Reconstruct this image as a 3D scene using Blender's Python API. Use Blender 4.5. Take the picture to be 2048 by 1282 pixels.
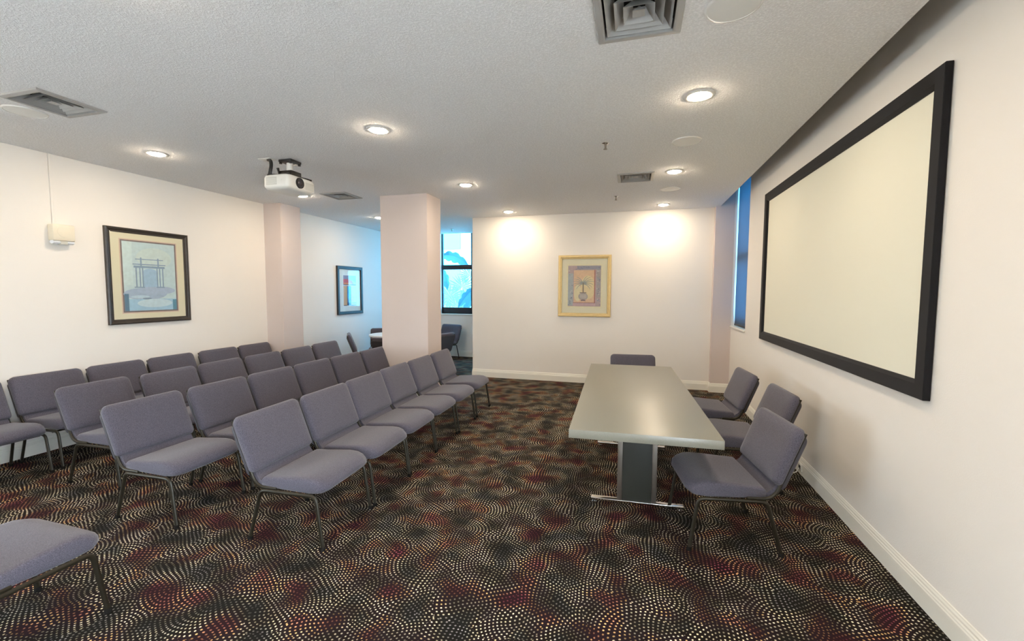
import bpy, bmesh, math, random
from math import sin, cos, pi, radians, atan2, sqrt
from mathutils import Vector, Matrix

for o in list(bpy.data.objects):
    bpy.data.objects.remove(o, do_unlink=True)
scene = bpy.context.scene
COL = scene.collection
random.seed(7)

# ------------------------------------------------------------------ camera
F_PX = 876.15
YAW, PITCH, ROLL = radians(15.59), radians(3.924), radians(0.247)
CAM_H = 1.60
fw = Vector((-sin(YAW) * cos(PITCH), cos(YAW) * cos(PITCH), -sin(PITCH)))
rt = Vector((cos(YAW), sin(YAW), 0))
up = rt.cross(fw)
rt2 = rt * cos(ROLL) + up * sin(ROLL)
up2 = -rt * sin(ROLL) + up * cos(ROLL)
cd = bpy.data.cameras.new('camera')
cam = bpy.data.objects.new('camera', cd)
COL.objects.link(cam)
M = Matrix((rt2, up2, -fw)).transposed().to_4x4()
M.translation = Vector((0, 0, CAM_H))
cam.matrix_world = M
cd.sensor_width = 36
cd.lens = F_PX / 2048 * 36
cd.clip_start = 0.02
scene.camera = cam

# ------------------------------------------------------------------ sky, exposure
world = bpy.data.worlds.new('world')
scene.world = world
world.use_nodes = True
bg = world.node_tree.nodes['Background']
bg.inputs[0].default_value = (0.76, 0.87, 1.0, 1)
bg.inputs[1].default_value = 14.0
vs = scene.view_settings
vs.view_transform = 'Standard'
vs.look = 'None'
vs.gamma = 1
vs.use_curve_mapping = False
vs.exposure = 0.72
cy = scene.cycles
cy.max_bounces = 7
cy.diffuse_bounces = 4
cy.glossy_bounces = 3
cy.transparent_max_bounces = 8
cy.caustics_reflective = False
cy.caustics_refractive = False
cy.sample_clamp_indirect = 8.0
cy.adaptive_threshold = 0.02
cy.use_light_tree = False
LAMP_POWER = 200.0
LAMP_COLOR = (1.0, 0.82, 0.60, 1)

# ------------------------------------------------------------------ room dimensions
HC = 2.914        # dropped ceiling
HT = 3.40         # slab above the ceiling pocket
XL, XR = -5.54, 1.456
XE = 1.251        # right edge of dropped ceiling
YB, YF, YA = -2.6, 7.60, 9.82
XC = -2.877       # left end of far wall

# ------------------------------------------------------------------ material helpers
def nt(m):
    m.use_nodes = True
    t = m.node_tree
    return t, t.nodes['Principled BSDF']

def node(t, typ, **kw):
    n = t.nodes.new(typ)
    for k, v in kw.items():
        if k.startswith('i_'):
            n.inputs[int(k[2:])].default_value = v
        else:
            setattr(n, k, v)
    return n

def mat(name, col, rough=0.5, metal=0.0, bump=0.0, bscale=60.0, var=0.0, vscale=8.0, spec=0.5, coat=0.0, sheen=0.0, detail=2.0):
    m = bpy.data.materials.new(name)
    t, p = nt(m)
    p.inputs['Base Color'].default_value = (*col, 1)
    p.inputs['Roughness'].default_value = rough
    p.inputs['Metallic'].default_value = metal
    p.inputs['Specular IOR Level'].default_value = spec
    if coat:
        p.inputs['Coat Weight'].default_value = coat
        p.inputs['Coat Roughness'].default_value = 0.12
    if sheen:
        p.inputs['Sheen Weight'].default_value = sheen
        p.inputs['Sheen Roughness'].default_value = 0.5
    tc = node(t, 'ShaderNodeTexCoord')
    if bump:
        nz = node(t, 'ShaderNodeTexNoise')
        nz.inputs['Scale'].default_value = bscale
        nz.inputs['Detail'].default_value = detail
        t.links.new(tc.outputs['Object'], nz.inputs['Vector'])
        b = node(t, 'ShaderNodeBump')
        b.inputs['Strength'].default_value = bump
        b.inputs['Distance'].default_value = 0.004
        t.links.new(nz.outputs['Fac'], b.inputs['Height'])
        t.links.new(b.outputs['Normal'], p.inputs['Normal'])
    if var:
        nz2 = node(t, 'ShaderNodeTexNoise')
        nz2.inputs['Scale'].default_value = vscale
        nz2.inputs['Detail'].default_value = 3
        t.links.new(tc.outputs['Object'], nz2.inputs['Vector'])
        mx = node(t, 'ShaderNodeMix', data_type='RGBA')
        mx.inputs[6].default_value = (*[c * (1 - var) for c in col], 1)
        mx.inputs[7].default_value = (*[min(1, c * (1 + var)) for c in col], 1)
        t.links.new(nz2.outputs['Fac'], mx.inputs[0])
        t.links.new(mx.outputs[2], p.inputs['Base Color'])
    return m

def emit_mat(name, col, strength):
    m = bpy.data.materials.new(name)
    t, p = nt(m)
    p.inputs['Base Color'].default_value = (0.8, 0.8, 0.8, 1)
    p.inputs['Emission Color'].default_value = col
    p.inputs['Emission Strength'].default_value = strength
    return m

def glass_mat(name, tint, gloss=0.05):
    m = bpy.data.materials.new(name)
    m.use_nodes = True
    t = m.node_tree
    t.nodes.clear()
    out = node(t, 'ShaderNodeOutputMaterial')
    tr = node(t, 'ShaderNodeBsdfTransparent')
    tr.inputs[0].default_value = (*tint, 1)
    gl = node(t, 'ShaderNodeBsdfGlossy')
    gl.inputs['Roughness'].default_value = 0.03
    mx = node(t, 'ShaderNodeMixShader')
    lw = node(t, 'ShaderNodeLayerWeight')
    lw.inputs[0].default_value = 0.5
    p5 = math_n(t, 'POWER', lw.outputs['Facing'], 5.0)
    t.links.new(math_n(t, 'MULTIPLY_ADD', p5, 0.9, 0.025), mx.inputs[0])
    t.links.new(tr.outputs[0], mx.inputs[1])
    t.links.new(gl.outputs[0], mx.inputs[2])
    t.links.new(mx.outputs[0], out.inputs[0])
    return m

def math_n(t, op, a=None, b=None, c=None):
    n = node(t, 'ShaderNodeMath', operation=op)
    for i, v in enumerate((a, b, c)):
        if v is None:
            continue
        if isinstance(v, (int, float)):
            n.inputs[i].default_value = v
        else:
            t.links.new(v, n.inputs[i])
    return n.outputs[0]

def vmath(t, op, a=None, b=None, s=None):
    n = node(t, 'ShaderNodeVectorMath', operation=op)
    for i, v in enumerate((a, b)):
        if v is None:
            continue
        if isinstance(v, tuple):
            n.inputs[i].default_value = v
        else:
            t.links.new(v, n.inputs[i])
    if s is not None:
        n.inputs['Scale'].default_value = s
    return n

def carpet_material():
    m = bpy.data.materials.new('patterned carpet')
    t, p = nt(m)
    L = t.links.new
    tc = node(t, 'ShaderNodeTexCoord')
    CELL = 0.31
    SP = 0.0205 / CELL
    # gentle warp so that the rings are not perfectly regular
    nz = node(t, 'ShaderNodeTexNoise', noise_dimensions='2D')
    nz.inputs['Scale'].default_value = 2.2
    L(tc.outputs['Object'], nz.inputs['Vector'])
    w0 = vmath(t, 'SUBTRACT', nz.outputs['Color'], (0.5, 0.5, 0.5))
    w1 = vmath(t, 'SCALE', w0.outputs[0], s=0.10)
    w2 = vmath(t, 'ADD', tc.outputs['Object'], w1.outputs[0])
    P = vmath(t, 'SCALE', w2.outputs[0], s=1 / CELL)
    vo = node(t, 'ShaderNodeTexVoronoi', voronoi_dimensions='2D', feature='F1')
    vo.inputs['Scale'].default_value = 1.0
    vo.inputs['Randomness'].default_value = 0.9
    L(P.outputs[0], vo.inputs['Vector'])
    d0 = vmath(t, 'SUBTRACT', P.outputs[0], vo.outputs['Position'])
    o0 = vmath(t, 'SUBTRACT', vo.outputs['Color'], (0.5, 0.5, 0.5))
    o1 = vmath(t, 'SCALE', o0.outputs[0], s=0.75)
    d1 = vmath(t, 'ADD', d0.outputs[0], o1.outputs[0])
    sx = node(t, 'ShaderNodeSeparateXYZ')
    L(d1.outputs[0], sx.inputs[0])
    x, y = sx.outputs[0], sx.outputs[1]
    r = math_n(t, 'SQRT', math_n(t, 'ADD', math_n(t, 'MULTIPLY', x, x), math_n(t, 'MULTIPLY', y, y)))
    k = math_n(t, 'ROUND', math_n(t, 'DIVIDE', r, SP))
    rk = math_n(t, 'MULTIPLY', k, SP)
    dr = math_n(t, 'SUBTRACT', r, rk)
    n = math_n(t, 'MAXIMUM', math_n(t, 'ROUND', math_n(t, 'MULTIPLY', k, 2 * pi * 0.95)), 1.0)
    th = math_n(t, 'DIVIDE', math_n(t, 'ARCTAN2', y, x), 2 * pi)
    a = math_n(t, 'ADD', math_n(t, 'MULTIPLY', th, n), math_n(t, 'MULTIPLY', k, 0.5))
    ai = math_n(t, 'ROUND', a)
    fa = math_n(t, 'SUBTRACT', a, ai)
    arc = math_n(t, 'DIVIDE', math_n(t, 'MULTIPLY', math_n(t, 'MULTIPLY', fa, rk), 2 * pi), n)
    dist = math_n(t, 'SQRT', math_n(t, 'ADD', math_n(t, 'MULTIPLY', dr, dr), math_n(t, 'MULTIPLY', arc, arc)))
    mr = node(t, 'ShaderNodeMapRange', interpolation_type='SMOOTHSTEP')
    mr.inputs['From Min'].default_value = 0.25 * SP
    mr.inputs['From Max'].default_value = 0.16 * SP
    L(dist, mr.inputs['Value'])
    dot = mr.outputs[0]
    # colour fields: wide soft patches
    n1 = node(t, 'ShaderNodeTexNoise', noise_dimensions='2D')
    n1.inputs['Scale'].default_value = 4.6
    n1.inputs['Detail'].default_value = 1.5
    L(tc.outputs['Object'], n1.inputs['Vector'])
    n2 = node(t, 'ShaderNodeTexNoise', noise_dimensions='2D')
    n2.inputs['Scale'].default_value = 5.3
    n2.inputs['Detail'].default_value = 1.5
    of = vmath(t, 'ADD', tc.outputs['Object'], (13.7, 4.1, 0))
    L(of.outputs[0], n2.inputs['Vector'])
    cr = node(t, 'ShaderNodeValToRGB')
    el = cr.color_ramp.elements
    el[0].position = 0.27
    el[0].color = (0.30, 0.27, 0.27, 1)
    el[1].position = 0.78
    el[1].color = (0.34, 0.08, 0.11, 1)
    for pos, c in [(0.35, (0.47, 0.45, 0.36, 1)), (0.42, (0.80, 0.70, 0.46, 1)), (0.51, (0.85, 0.78, 0.62, 1)),
                   (0.585, (0.88, 0.60, 0.24, 1)), (0.66, (0.72, 0.34, 0.18, 1))]:
        e = el.new(pos)
        e.color = c
    L(n1.outputs['Fac'], cr.inputs['Fac'])
    br = node(t, 'ShaderNodeMapRange')
    br.inputs['From Min'].default_value = 0.36
    br.inputs['From Max'].default_value = 0.64
    br.inputs['To Min'].default_value = 0.30
    br.inputs['To Max'].default_value = 1.4
    L(n2.outputs['Fac'], br.inputs['Value'])
    # each dot differs a little in brightness
    wn = node(t, 'ShaderNodeTexWhiteNoise', noise_dimensions='3D')
    cmb = node(t, 'ShaderNodeCombineXYZ')
    L(k, cmb.inputs[0])
    L(ai, cmb.inputs[1])
    L(vo.outputs['Color'], cmb.inputs[2])
    L(cmb.outputs[0], wn.inputs['Vector'])
    wv = math_n(t, 'MULTIPLY_ADD', wn.outputs['Value'], 0.55, 0.62)
    bb = math_n(t, 'MULTIPLY', br.outputs[0], wv)
    dc = vmath(t, 'SCALE', cr.outputs['Color'])
    L(bb, dc.inputs['Scale'])
    # ground yarn: near black with wine, green and slate patches
    g = node(t, 'ShaderNodeValToRGB')
    ge = g.color_ramp.elements
    ge[0].position = 0.30
    ge[0].color = (0.011, 0.011, 0.010, 1)
    ge[1].position = 0.72
    ge[1].color = (0.024, 0.009, 0.013, 1)
    e = ge.new(0.45)
    e.color = (0.014, 0.010, 0.009, 1)
    e = ge.new(0.58)
    e.color = (0.017, 0.010, 0.014, 1)
    L(n1.outputs['Fac'], g.inputs['Fac'])
    mx = node(t, 'ShaderNodeMix', data_type='RGBA')
    L(dot, mx.inputs[0])
    L(g.outputs['Color'], mx.inputs[6])
    L(dc.outputs[0], mx.inputs[7])
    L(mx.outputs[2], p.inputs['Base Color'])
    p.inputs['Roughness'].default_value = 0.95
    p.inputs['Specular IOR Level'].default_value = 0.1
    pile = node(t, 'ShaderNodeTexNoise')
    pile.inputs['Scale'].default_value = 400
    L(tc.outputs['Object'], pile.inputs['Vector'])
    b = node(t, 'ShaderNodeBump')
    b.inputs['Strength'].default_value = 0.5
    b.inputs['Distance'].default_value = 0.003
    L(pile.outputs['Fac'], b.inputs['Height'])
    L(b.outputs['Normal'], p.inputs['Normal'])
    return m

def ceiling_material():
    m = bpy.data.materials.new('stippled ceiling plaster')
    t, p = nt(m)
    L = t.links.new
    tc = node(t, 'ShaderNodeTexCoord')
    n1 = node(t, 'ShaderNodeTexNoise')
    n1.inputs['Scale'].default_value = 80
    n1.inputs['Detail'].default_value = 3
    n1.inputs['Roughness'].default_value = 0.72
    L(tc.outputs['Object'], n1.inputs['Vector'])
    mr = node(t, 'ShaderNodeMapRange')
    mr.inputs['From Min'].default_value = 0.42
    mr.inputs['From Max'].default_value = 0.66
    L(n1.outputs['Fac'], mr.inputs['Value'])
    b = node(t, 'ShaderNodeBump')
    b.inputs['Strength'].default_value = 0.6
    b.inputs['Distance'].default_value = 0.005
    L(mr.outputs[0], b.inputs['Height'])
    L(b.outputs['Normal'], p.inputs['Normal'])
    mx = node(t, 'ShaderNodeMix', data_type='RGBA')
    mx.inputs[6].default_value = (0.83, 0.825, 0.82, 1)
    mx.inputs[7].default_value = (0.98, 0.975, 0.97, 1)
    L(mr.outputs[0], mx.inputs[0])
    L(mx.outputs[2], p.inputs['Base Color'])
    p.inputs['Roughness'].default_value = 0.9
    p.inputs['Specular IOR Level'].default_value = 0.2
    return m

def fabric_material():
    m = bpy.data.materials.new('grey violet upholstery')
    t, p = nt(m)
    L = t.links.new
    tc = node(t, 'ShaderNodeTexCoord')
    n1 = node(t, 'ShaderNodeTexNoise')
    n1.inputs['Scale'].default_value = 260
    n1.inputs['Detail'].default_value = 3
    L(tc.outputs['Object'], n1.inputs['Vector'])
    mr = node(t, 'ShaderNodeMapRange')
    mr.inputs['From Min'].default_value = 0.35
    mr.inputs['From Max'].default_value = 0.65
    L(n1.outputs['Fac'], mr.inputs['Value'])
    mx = node(t, 'ShaderNodeMix', data_type='RGBA')
    mx.inputs[6].default_value = (0.062, 0.059, 0.079, 1)
    mx.inputs[7].default_value = (0.126, 0.118, 0.152, 1)
    L(mr.outputs[0], mx.inputs[0])
    L(mx.outputs[2], p.inputs['Base Color'])
    p.inputs['Roughness'].default_value = 0.9
    p.inputs['Specular IOR Level'].default_value = 0.2
    p.inputs['Sheen Weight'].default_value = 0.25
    b = node(t, 'ShaderNodeBump')
    b.inputs['Strength'].default_value = 0.35
    b.inputs['Distance'].default_value = 0.002
    L(n1.outputs['Fac'], b.inputs['Height'])
    L(b.outputs['Normal'], p.inputs['Normal'])
    return m

def shade_material():
    m = bpy.data.materials.new('slate roller shade cloth')
    m.use_nodes = True
    t = m.node_tree
    t.nodes.clear()
    out = node(t, 'ShaderNodeOutputMaterial')
    df = node(t, 'ShaderNodeBsdfDiffuse')
    df.inputs[0].default_value = (0.09, 0.11, 0.13, 1)
    tl = node(t, 'ShaderNodeBsdfTranslucent')
    tl.inputs[0].default_value = (0.080, 0.095, 0.115, 1)
    tr = node(t, 'ShaderNodeBsdfTransparent')
    tr.inputs[0].default_value = (0.03, 0.04, 0.05, 1)
    a = node(t, 'ShaderNodeAddShader')
    b = node(t, 'ShaderNodeAddShader')
    L = t.links.new
    L(df.outputs[0], a.inputs[0])
    L(tl.outputs[0], a.inputs[1])
    L(a.outputs[0], b.inputs[0])
    L(tr.outputs[0], b.inputs[1])
    L(b.outputs[0], out.inputs[0])
    return m

WALL = mat('warm white wall paint', (0.85, 0.815, 0.765), 0.75, bump=0.12, bscale=140, var=0.02, vscale=1.5, spec=0.25)
MAUVE = mat('pale mauve wall paint', (0.68, 0.59, 0.555), 0.75, bump=0.12, bscale=140, var=0.02, vscale=1.5, spec=0.25)
TRIMW = mat('glossy cream trim paint', (0.84, 0.82, 0.74), 0.35, var=0.02, vscale=6)
CEIL = ceiling_material()
CARPET = carpet_material()
FABRIC = fabric_material()
SHADE = shade_material()
BRONZE = mat('bronze lacquered tube', (0.030, 0.026, 0.017), 0.38, metal=0.5, bump=0.05, bscale=300, var=0.2, vscale=30)
BLACKP = mat('black plastic', (0.018, 0.018, 0.02), 0.45, bump=0.05, bscale=200)
CAPM = mat('matt black foot rubber', (0.012, 0.011, 0.010), 0.9, spec=0.1)
SHELL = mat('charcoal chair shell', (0.05, 0.048, 0.058), 0.6, bump=0.1, bscale=200)
WHITEP = mat('white enamel', (0.78, 0.77, 0.73), 0.4, var=0.02, vscale=20)
IVORY = mat('ivory plastic', (0.80, 0.74, 0.60), 0.4, var=0.02, vscale=20)
PROJW = mat('off white projector plastic', (0.80, 0.79, 0.74), 0.35, var=0.02, vscale=20)
PROJG = mat('pale grey grille plastic', (0.58, 0.57, 0.52), 0.5)
VENT = mat('grey painted steel vent', (0.40, 0.395, 0.38), 0.45, metal=0.1, var=0.04, vscale=15)
DARK = mat('dark duct interior', (0.03, 0.03, 0.032), 0.9)
CHROME = mat('polished chrome', (0.75, 0.75, 0.74), 0.12, metal=1.0)
STEEL = mat('brushed steel post', (0.30, 0.27, 0.24), 0.4, metal=0.9, bump=0.04, bscale=200)
TABLE = mat('grey green table laminate', (0.235, 0.23, 0.19), 0.33, bump=0.12, bscale=220, var=0.18, vscale=260, spec=1.0)
TPANEL = mat('dark slate table panel', (0.032, 0.034, 0.028), 0.5, var=0.1, vscale=4)
SCRF = mat('black velvet screen frame', (0.010, 0.010, 0.012), 0.85, spec=0.2, sheen=0.1)
SCRW = mat('ivory projection cloth', (0.79, 0.775, 0.655), 0.7, spec=0.2)
LENS = emit_mat('glowing lamp lens', LAMP_COLOR, LAMP_POWER)
WFRAME = mat('dark bronze window frame', (0.022, 0.026, 0.034), 0.4, metal=0.3)
GLASSC = glass_mat('aqua tinted window glass', (0.40, 0.80, 1.0))
GLASSP = glass_mat('clear picture glass', (0.97, 0.98, 0.98))
LAMPG = mat('frosted lamp head', (0.85, 0.90, 0.97), 0.15, spec=0.8)
ROUNDT = mat('white table laminate', (0.80, 0.82, 0.84), 0.3)

# ------------------------------------------------------------------ mesh helpers
def finish(name, bm, m, parent=None, smooth=35, loc=None):
    bmesh.ops.recalc_face_normals(bm, faces=bm.faces)
    me = bpy.data.meshes.new(name)
    bm.to_mesh(me)
    bm.free()
    mats = m if isinstance(m, (list, tuple)) else [m]
    for x in mats:
        me.materials.append(x)
    if smooth:
        for f in me.polygons:
            f.use_smooth = True
        me.set_sharp_from_angle(angle=radians(smooth))
    o = bpy.data.objects.new(name, me)
    COL.objects.link(o)
    if parent is not None:
        o.parent = parent
    if loc is not None:
        o.location = loc
    return o

def box(bm, x0, x1, y0, y1, z0, z1, bev=0.0, seg=2):
    v = [bm.verts.new(p) for p in ((x0, y0, z0), (x1, y0, z0), (x1, y1, z0), (x0, y1, z0), (x0, y0, z1), (x1, y0, z1), (x1, y1, z1), (x0, y1, z1))]
    fs = [bm.faces.new([v[i] for i in q]) for q in ((0, 3, 2, 1), (4, 5, 6, 7), (0, 1, 5, 4), (1, 2, 6, 5), (2, 3, 7, 6), (3, 0, 4, 7))]
    if bev:
        es = list({e for f in fs for e in f.edges})
        bmesh.ops.bevel(bm, geom=es, offset=bev, segments=seg, affect='EDGES', profile=0.5)
    return v

def boxobj(name, dims, m, parent=None, bev=0.0, seg=2, smooth=35):
    bm = bmesh.new()
    box(bm, *dims, bev=bev, seg=seg)
    return finish(name, bm, m, parent, smooth)

def loft(bm, rings, close=True, cap0=True, cap1=True):
    vr = [[bm.verts.new(p) for p in r] for r in rings]
    n = len(vr[0])
    for a, b in zip(vr, vr[1:]):
        for i in range(n if close else n - 1):
            j = (i + 1) % n
            bm.faces.new((a[i], a[j], b[j], b[i]))
    if cap0:
        bm.faces.new(list(reversed(vr[0])))
    if cap1:
        bm.faces.new(vr[-1])
    return vr

def tube(bm, pts, r, seg=8, flat=1.0, cap=True):
    pts = [Vector(p) for p in pts]
    rings = []
    prev = None
    for i, p in enumerate(pts):
        if i == 0:
            d = pts[1] - p
        elif i == len(pts) - 1:
            d = p - pts[i - 1]
        else:
            d = (pts[i + 1] - p).normalized() + (p - pts[i - 1]).normalized()
        d.normalize()
        if prev is None:
            a = Vector((0, 1, 0)) if abs(d.y) < 0.9 else Vector((1, 0, 0))
        else:
            a = prev
        n = (a - d * a.dot(d)).normalized()
        prev = n
        b = d.cross(n)
        rr = r[i] if isinstance(r, (list, tuple)) else r
        rings.append([p + n * (cos(2 * pi * k / seg) * rr * flat) + b * (sin(2 * pi * k / seg) * rr) for k in range(seg)])
    loft(bm, rings, cap0=cap, cap1=cap)

def arc(p0, p1, p2, n=5):
    """quadratic bend from p0 to p2 with control p1"""
    p0, p1, p2 = Vector(p0), Vector(p1), Vector(p2)
    return [p0 * (1 - t) ** 2 + p1 * 2 * t * (1 - t) + p2 * t * t for t in [i / n for i in range(n + 1)]]

def lathe(bm, prof, seg=24, c=(0, 0, 0), cap0=False, cap1=False):
    rings = [[(c[0] + r * cos(2 * pi * k / seg), c[1] + r * sin(2 * pi * k / seg), c[2] + z) for k in range(seg)] for r, z in prof]
    loft(bm, rings, cap0=cap0, cap1=cap1)

def rrect(w, h, r, n=6, rb=None):
    """rounded rectangle outline in 2D, half sizes w, h; top radius r, bottom radius rb"""
    rb = r if rb is None else rb
    out = []
    for cx, cy, a0, rr in ((w - r, h - r, 0, r), (-w + r, h - r, 90, r), (-w + rb, -h + rb, 180, rb), (w - rb, -h + rb, 270, rb)):
        for i in range(n + 1):
            a = radians(a0 + 90 * i / n)
            out.append((cx + rr * cos(a), cy + rr * sin(a)))
    return out

def empty(name, loc=(0, 0, 0), rz=0.0):
    o = bpy.data.objects.new(name, None)
    COL.objects.link(o)
    o.location = loc
    o.rotation_euler = (0, 0, rz)
    o.empty_display_size = 0.1
    return o

def tag(o, label=None, cat=None, group=None, kind=None):
    if label:
        o['label'] = label
    if cat:
        o['category'] = cat
    if group:
        o['group'] = group
    if kind:
        o['kind'] = kind
    return o

def struct(o, label):
    o['kind'] = 'structure'
    o['label'] = label
    return o

def copy_tree(o, parent=None):
    c = o.copy()
    COL.objects.link(c)
    c.parent = parent
    for ch in o.children:
        copy_tree(ch, c)
    return c

def panel(name, O, U, V, N, ul, vl, holes, th, m, parent=None):
    """slab with rectangular holes; O is a corner of its visible face, N points out of that face"""
    O, U, V, N = Vector(O), Vector(U), Vector(V), Vector(N)
    us = sorted({0, ul} | {h[0] for h in holes} | {h[1] for h in holes})
    vvs = sorted({0, vl} | {h[2] for h in holes} | {h[3] for h in holes})
    def solid(i, j):
        if i < 0 or j < 0 or i >= len(us) - 1 or j >= len(vvs) - 1:
            return False
        cu, cv = (us[i] + us[i + 1]) / 2, (vvs[j] + vvs[j + 1]) / 2
        return not any(h[0] < cu < h[1] and h[2] < cv < h[3] for h in holes)
    bm = bmesh.new()
    cache = {}
    def vt(i, j, k):
        if (i, j, k) not in cache:
            cache[(i, j, k)] = bm.verts.new(O + U * us[i] + V * vvs[j] - N * (th * k))
        return cache[(i, j, k)]
    for i in range(len(us) - 1):
        for j in range(len(vvs) - 1):
            if not solid(i, j):
                continue
            bm.faces.new((vt(i, j, 0), vt(i + 1, j, 0), vt(i + 1, j + 1, 0), vt(i, j + 1, 0)))
            bm.faces.new((vt(i, j, 1), vt(i, j + 1, 1), vt(i + 1, j + 1, 1), vt(i + 1, j, 1)))
            for di, dj, a, b in ((-1, 0, (0, 0), (0, 1)), (1, 0, (1, 0), (1, 1)), (0, -1, (0, 0), (1, 0)), (0, 1, (0, 1), (1, 1))):
                if not solid(i + di, j + dj):
                    bm.faces.new((vt(i + a[0], j + a[1], 0), vt(i + b[0], j + b[1], 0), vt(i + b[0], j + b[1], 1), vt(i + a[0], j + a[1], 1)))
    return finish(name, bm, m, parent, smooth=0)

# ------------------------------------------------------------------ room shell
struct(boxobj('floor', (XL - 0.1, XR + 0.3, YB - 0.1, YA + 0.1, -0.1, 0.0), CARPET, smooth=0), 'dark carpet with multicoloured dots in swirling arcs')

VENTS = [(-0.01, 2.255), (-0.02, 5.36), (-3.99, 5.37), (-4.01, 2.22)]
VH = 0.17
cx0, cy0 = XL, YB
YCE = 9.55
struct(panel('ceiling', (cx0, cy0, HC), (1, 0, 0), (0, 1, 0), (0, 0, -1), XE - cx0, YCE - cy0,
             [(x - VH - cx0, x + VH - cx0, y - VH - cy0, y + VH - cy0) for x, y in VENTS], 0.05, CEIL),
       'white stippled dropped ceiling with vents and downlights')
struct(boxobj('ceiling', (XL - 0.2, XR + 0.3, YB - 0.2, YA + 0.2, HT, HT + 0.1), CEIL, smooth=0), 'upper ceiling slab above the pockets along the windows')

# window holes
WR = (6.565, 7.48, 1.064, 3.25)     # right wall: y0 y1 z0 z1
WA = (-4.56, -3.73, 1.03, 3.2)      # alcove wall: x0 x1 z0 z1
WC = (-2.40, 0.30, 0.15, 2.20)      # unseen, added in the right wall for daylight fill: y0 y1 z0 z1
WD = (-2.45, 0.05, 0.12, 1.70)      # left wall, out of frame, added to lift the ceiling with daylight
struct(panel('wall_right', (XR, YB, 0), (0, 1, 0), (0, 0, 1), (-1, 0, 0), YF + 0.3 - YB, HT,
             [(w[0] - YB, w[1] - YB, w[2], w[3]) for w in (WR, WC)], 0.22, WALL), 'off white right wall carrying the projection screen')
struct(boxobj('wall_far', (XC, XR, YF, YA + 0.2, 0, HT), WALL, smooth=0), 'off white far wall washed by two downlights')
struct(panel('wall_alcove', (XL, YA, 0), (1, 0, 0), (0, 0, 1), (0, -1, 0), XC - XL, HT,
             [(WA[0] - XL, WA[1] - XL, WA[2], WA[3])], 0.2, WALL), 'pale alcove wall around the tall window')
struct(panel('wall_left', (XL, YB - 0.2, 0), (0, 1, 0), (0, 0, 1), (1, 0, 0), YA + 0.4 - YB, HT,
             [(WD[0] - YB + 0.2, WD[1] - YB + 0.2, WD[2], WD[3])], 0.2, WALL), 'cream left wall behind the rows of chairs')
struct(boxobj('wall_back', (XL, XR + 0.2, YB - 0.2, YB, 0, HT), WALL, smooth=0), 'off white wall behind the camera')
PILY = 5.57
struct(boxobj('wall_pilaster', (XL, -5.225, PILY, 5.98, 0, HC), MAUVE, smooth=0), 'mauve pilaster standing out from the left wall')
struct(boxobj('wall_corner_pier', (1.185, XR, WR[1], YF, 0, HT), MAUVE, smooth=0), 'mauve corner pier beside the shaded right window')
CX0, CX1, CY0, CY1 = -3.47, -2.75, 5.52, 5.95
struct(boxobj('wall_column', (CX0, CX1, CY0, CY1, 0, HC), MAUVE, smooth=0), 'square freestanding mauve column between the seating and the alcove')

# ------------------------------------------------------------------ baseboards
BPROF = [(0.0, 0.0), (0.016, 0.0), (0.016, 0.098), (0.013, 0.104), (0.013, 0.112), (0.009, 0.118), (0.009, 0.128), (0.005, 0.136), (0.004, 0.143), (0.0, 0.146)]
def baseboard(name, pts, label):
    """pts: floor polyline, room on its left side"""
    bm = bmesh.new()
    P = [Vector((x, y, 0)) for x, y in pts]
    rings = []
    for i, p in enumerate(P):
        def nrm(a, b):
            d = (b - a).normalized()
            return Vector((-d.y, d.x, 0))
        if i == 0:
            n = nrm(P[0], P[1])
        elif i == len(P) - 1:
            n = nrm(P[-2], P[-1])
        else:
            n1, n2 = nrm(P[i - 1], p), nrm(p, P[i + 1])
            n = (n1 + n2) / (1 + n1.dot(n2))
        rings.append([p + n * t + Vector((0, 0, z)) for t, z in BPROF])
    loft(bm, rings)
    return struct(finish(name, bm, TRIMW, smooth=0), label)
baseboard('baseboard_right', [(XR, YB), (XR, WR[1]), (1.185, WR[1]), (1.185, YF), (XC, YF)], 'cream moulded baseboard along the right and far walls')
baseboard('baseboard_left', [(XL, YA), (XL, 5.98), (-5.225, 5.98), (-5.225, PILY), (XL, PILY), (XL, YB)], 'cream moulded baseboard along the left wall and pilaster')
baseboard('baseboard_alcove', [(XC, YF), (XC, YA), (XL, YA)], 'cream moulded baseboard in the alcove')
baseboard('baseboard_column', [(CX0, CY0), (CX0, CY1), (CX1, CY1), (CX1, CY0), (CX0, CY0)][::1], 'cream moulded baseboard around the column')

# ------------------------------------------------------------------ windows
def window(name, O, rz, w, h, rail, label, shade=False, glass=None):
    """local: x across, y depth (outside = +y), z up; origin at the sill's left inner corner"""
    e = empty(name, O, rz)
    struct(e, label)
    d = 0.10 if not shade else 0.13
    glass = glass or GLASSC
    fr = 0.065
    bm = bmesh.new()
    box(bm, 0, 0.035, d, d + 0.06, 0, h)
    box(bm, w - fr, w, d, d + 0.06, 0, h)
    box(bm, 0, w, d, d + 0.06, 0, 0.15)
    box(bm, 0, w, d, d + 0.06, h - 0.05, h)
    finish('window_frame', bm, WFRAME, e, smooth=0)
    boxobj('meeting_rail', (0.0, w, d - 0.012, d + 0.05, rail - 0.055, rail + 0.055), WFRAME, e, bev=0.004)
    boxobj('pane', (0.03, w - 0.04, d + 0.030, d + 0.036, 0.12, rail - 0.03), glass, e, smooth=0)
    boxobj('pane', (0.03, w - 0.04, d + 0.018, d + 0.024, rail + 0.03, h - 0.04), glass, e, smooth=0)
    return e
wa = window('window_1', (WA[0], YA, WA[2]), 0, WA[1] - WA[0], WA[3] - WA[2], 1.125, 'tall dark framed window with aqua glass in the alcove')
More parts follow.
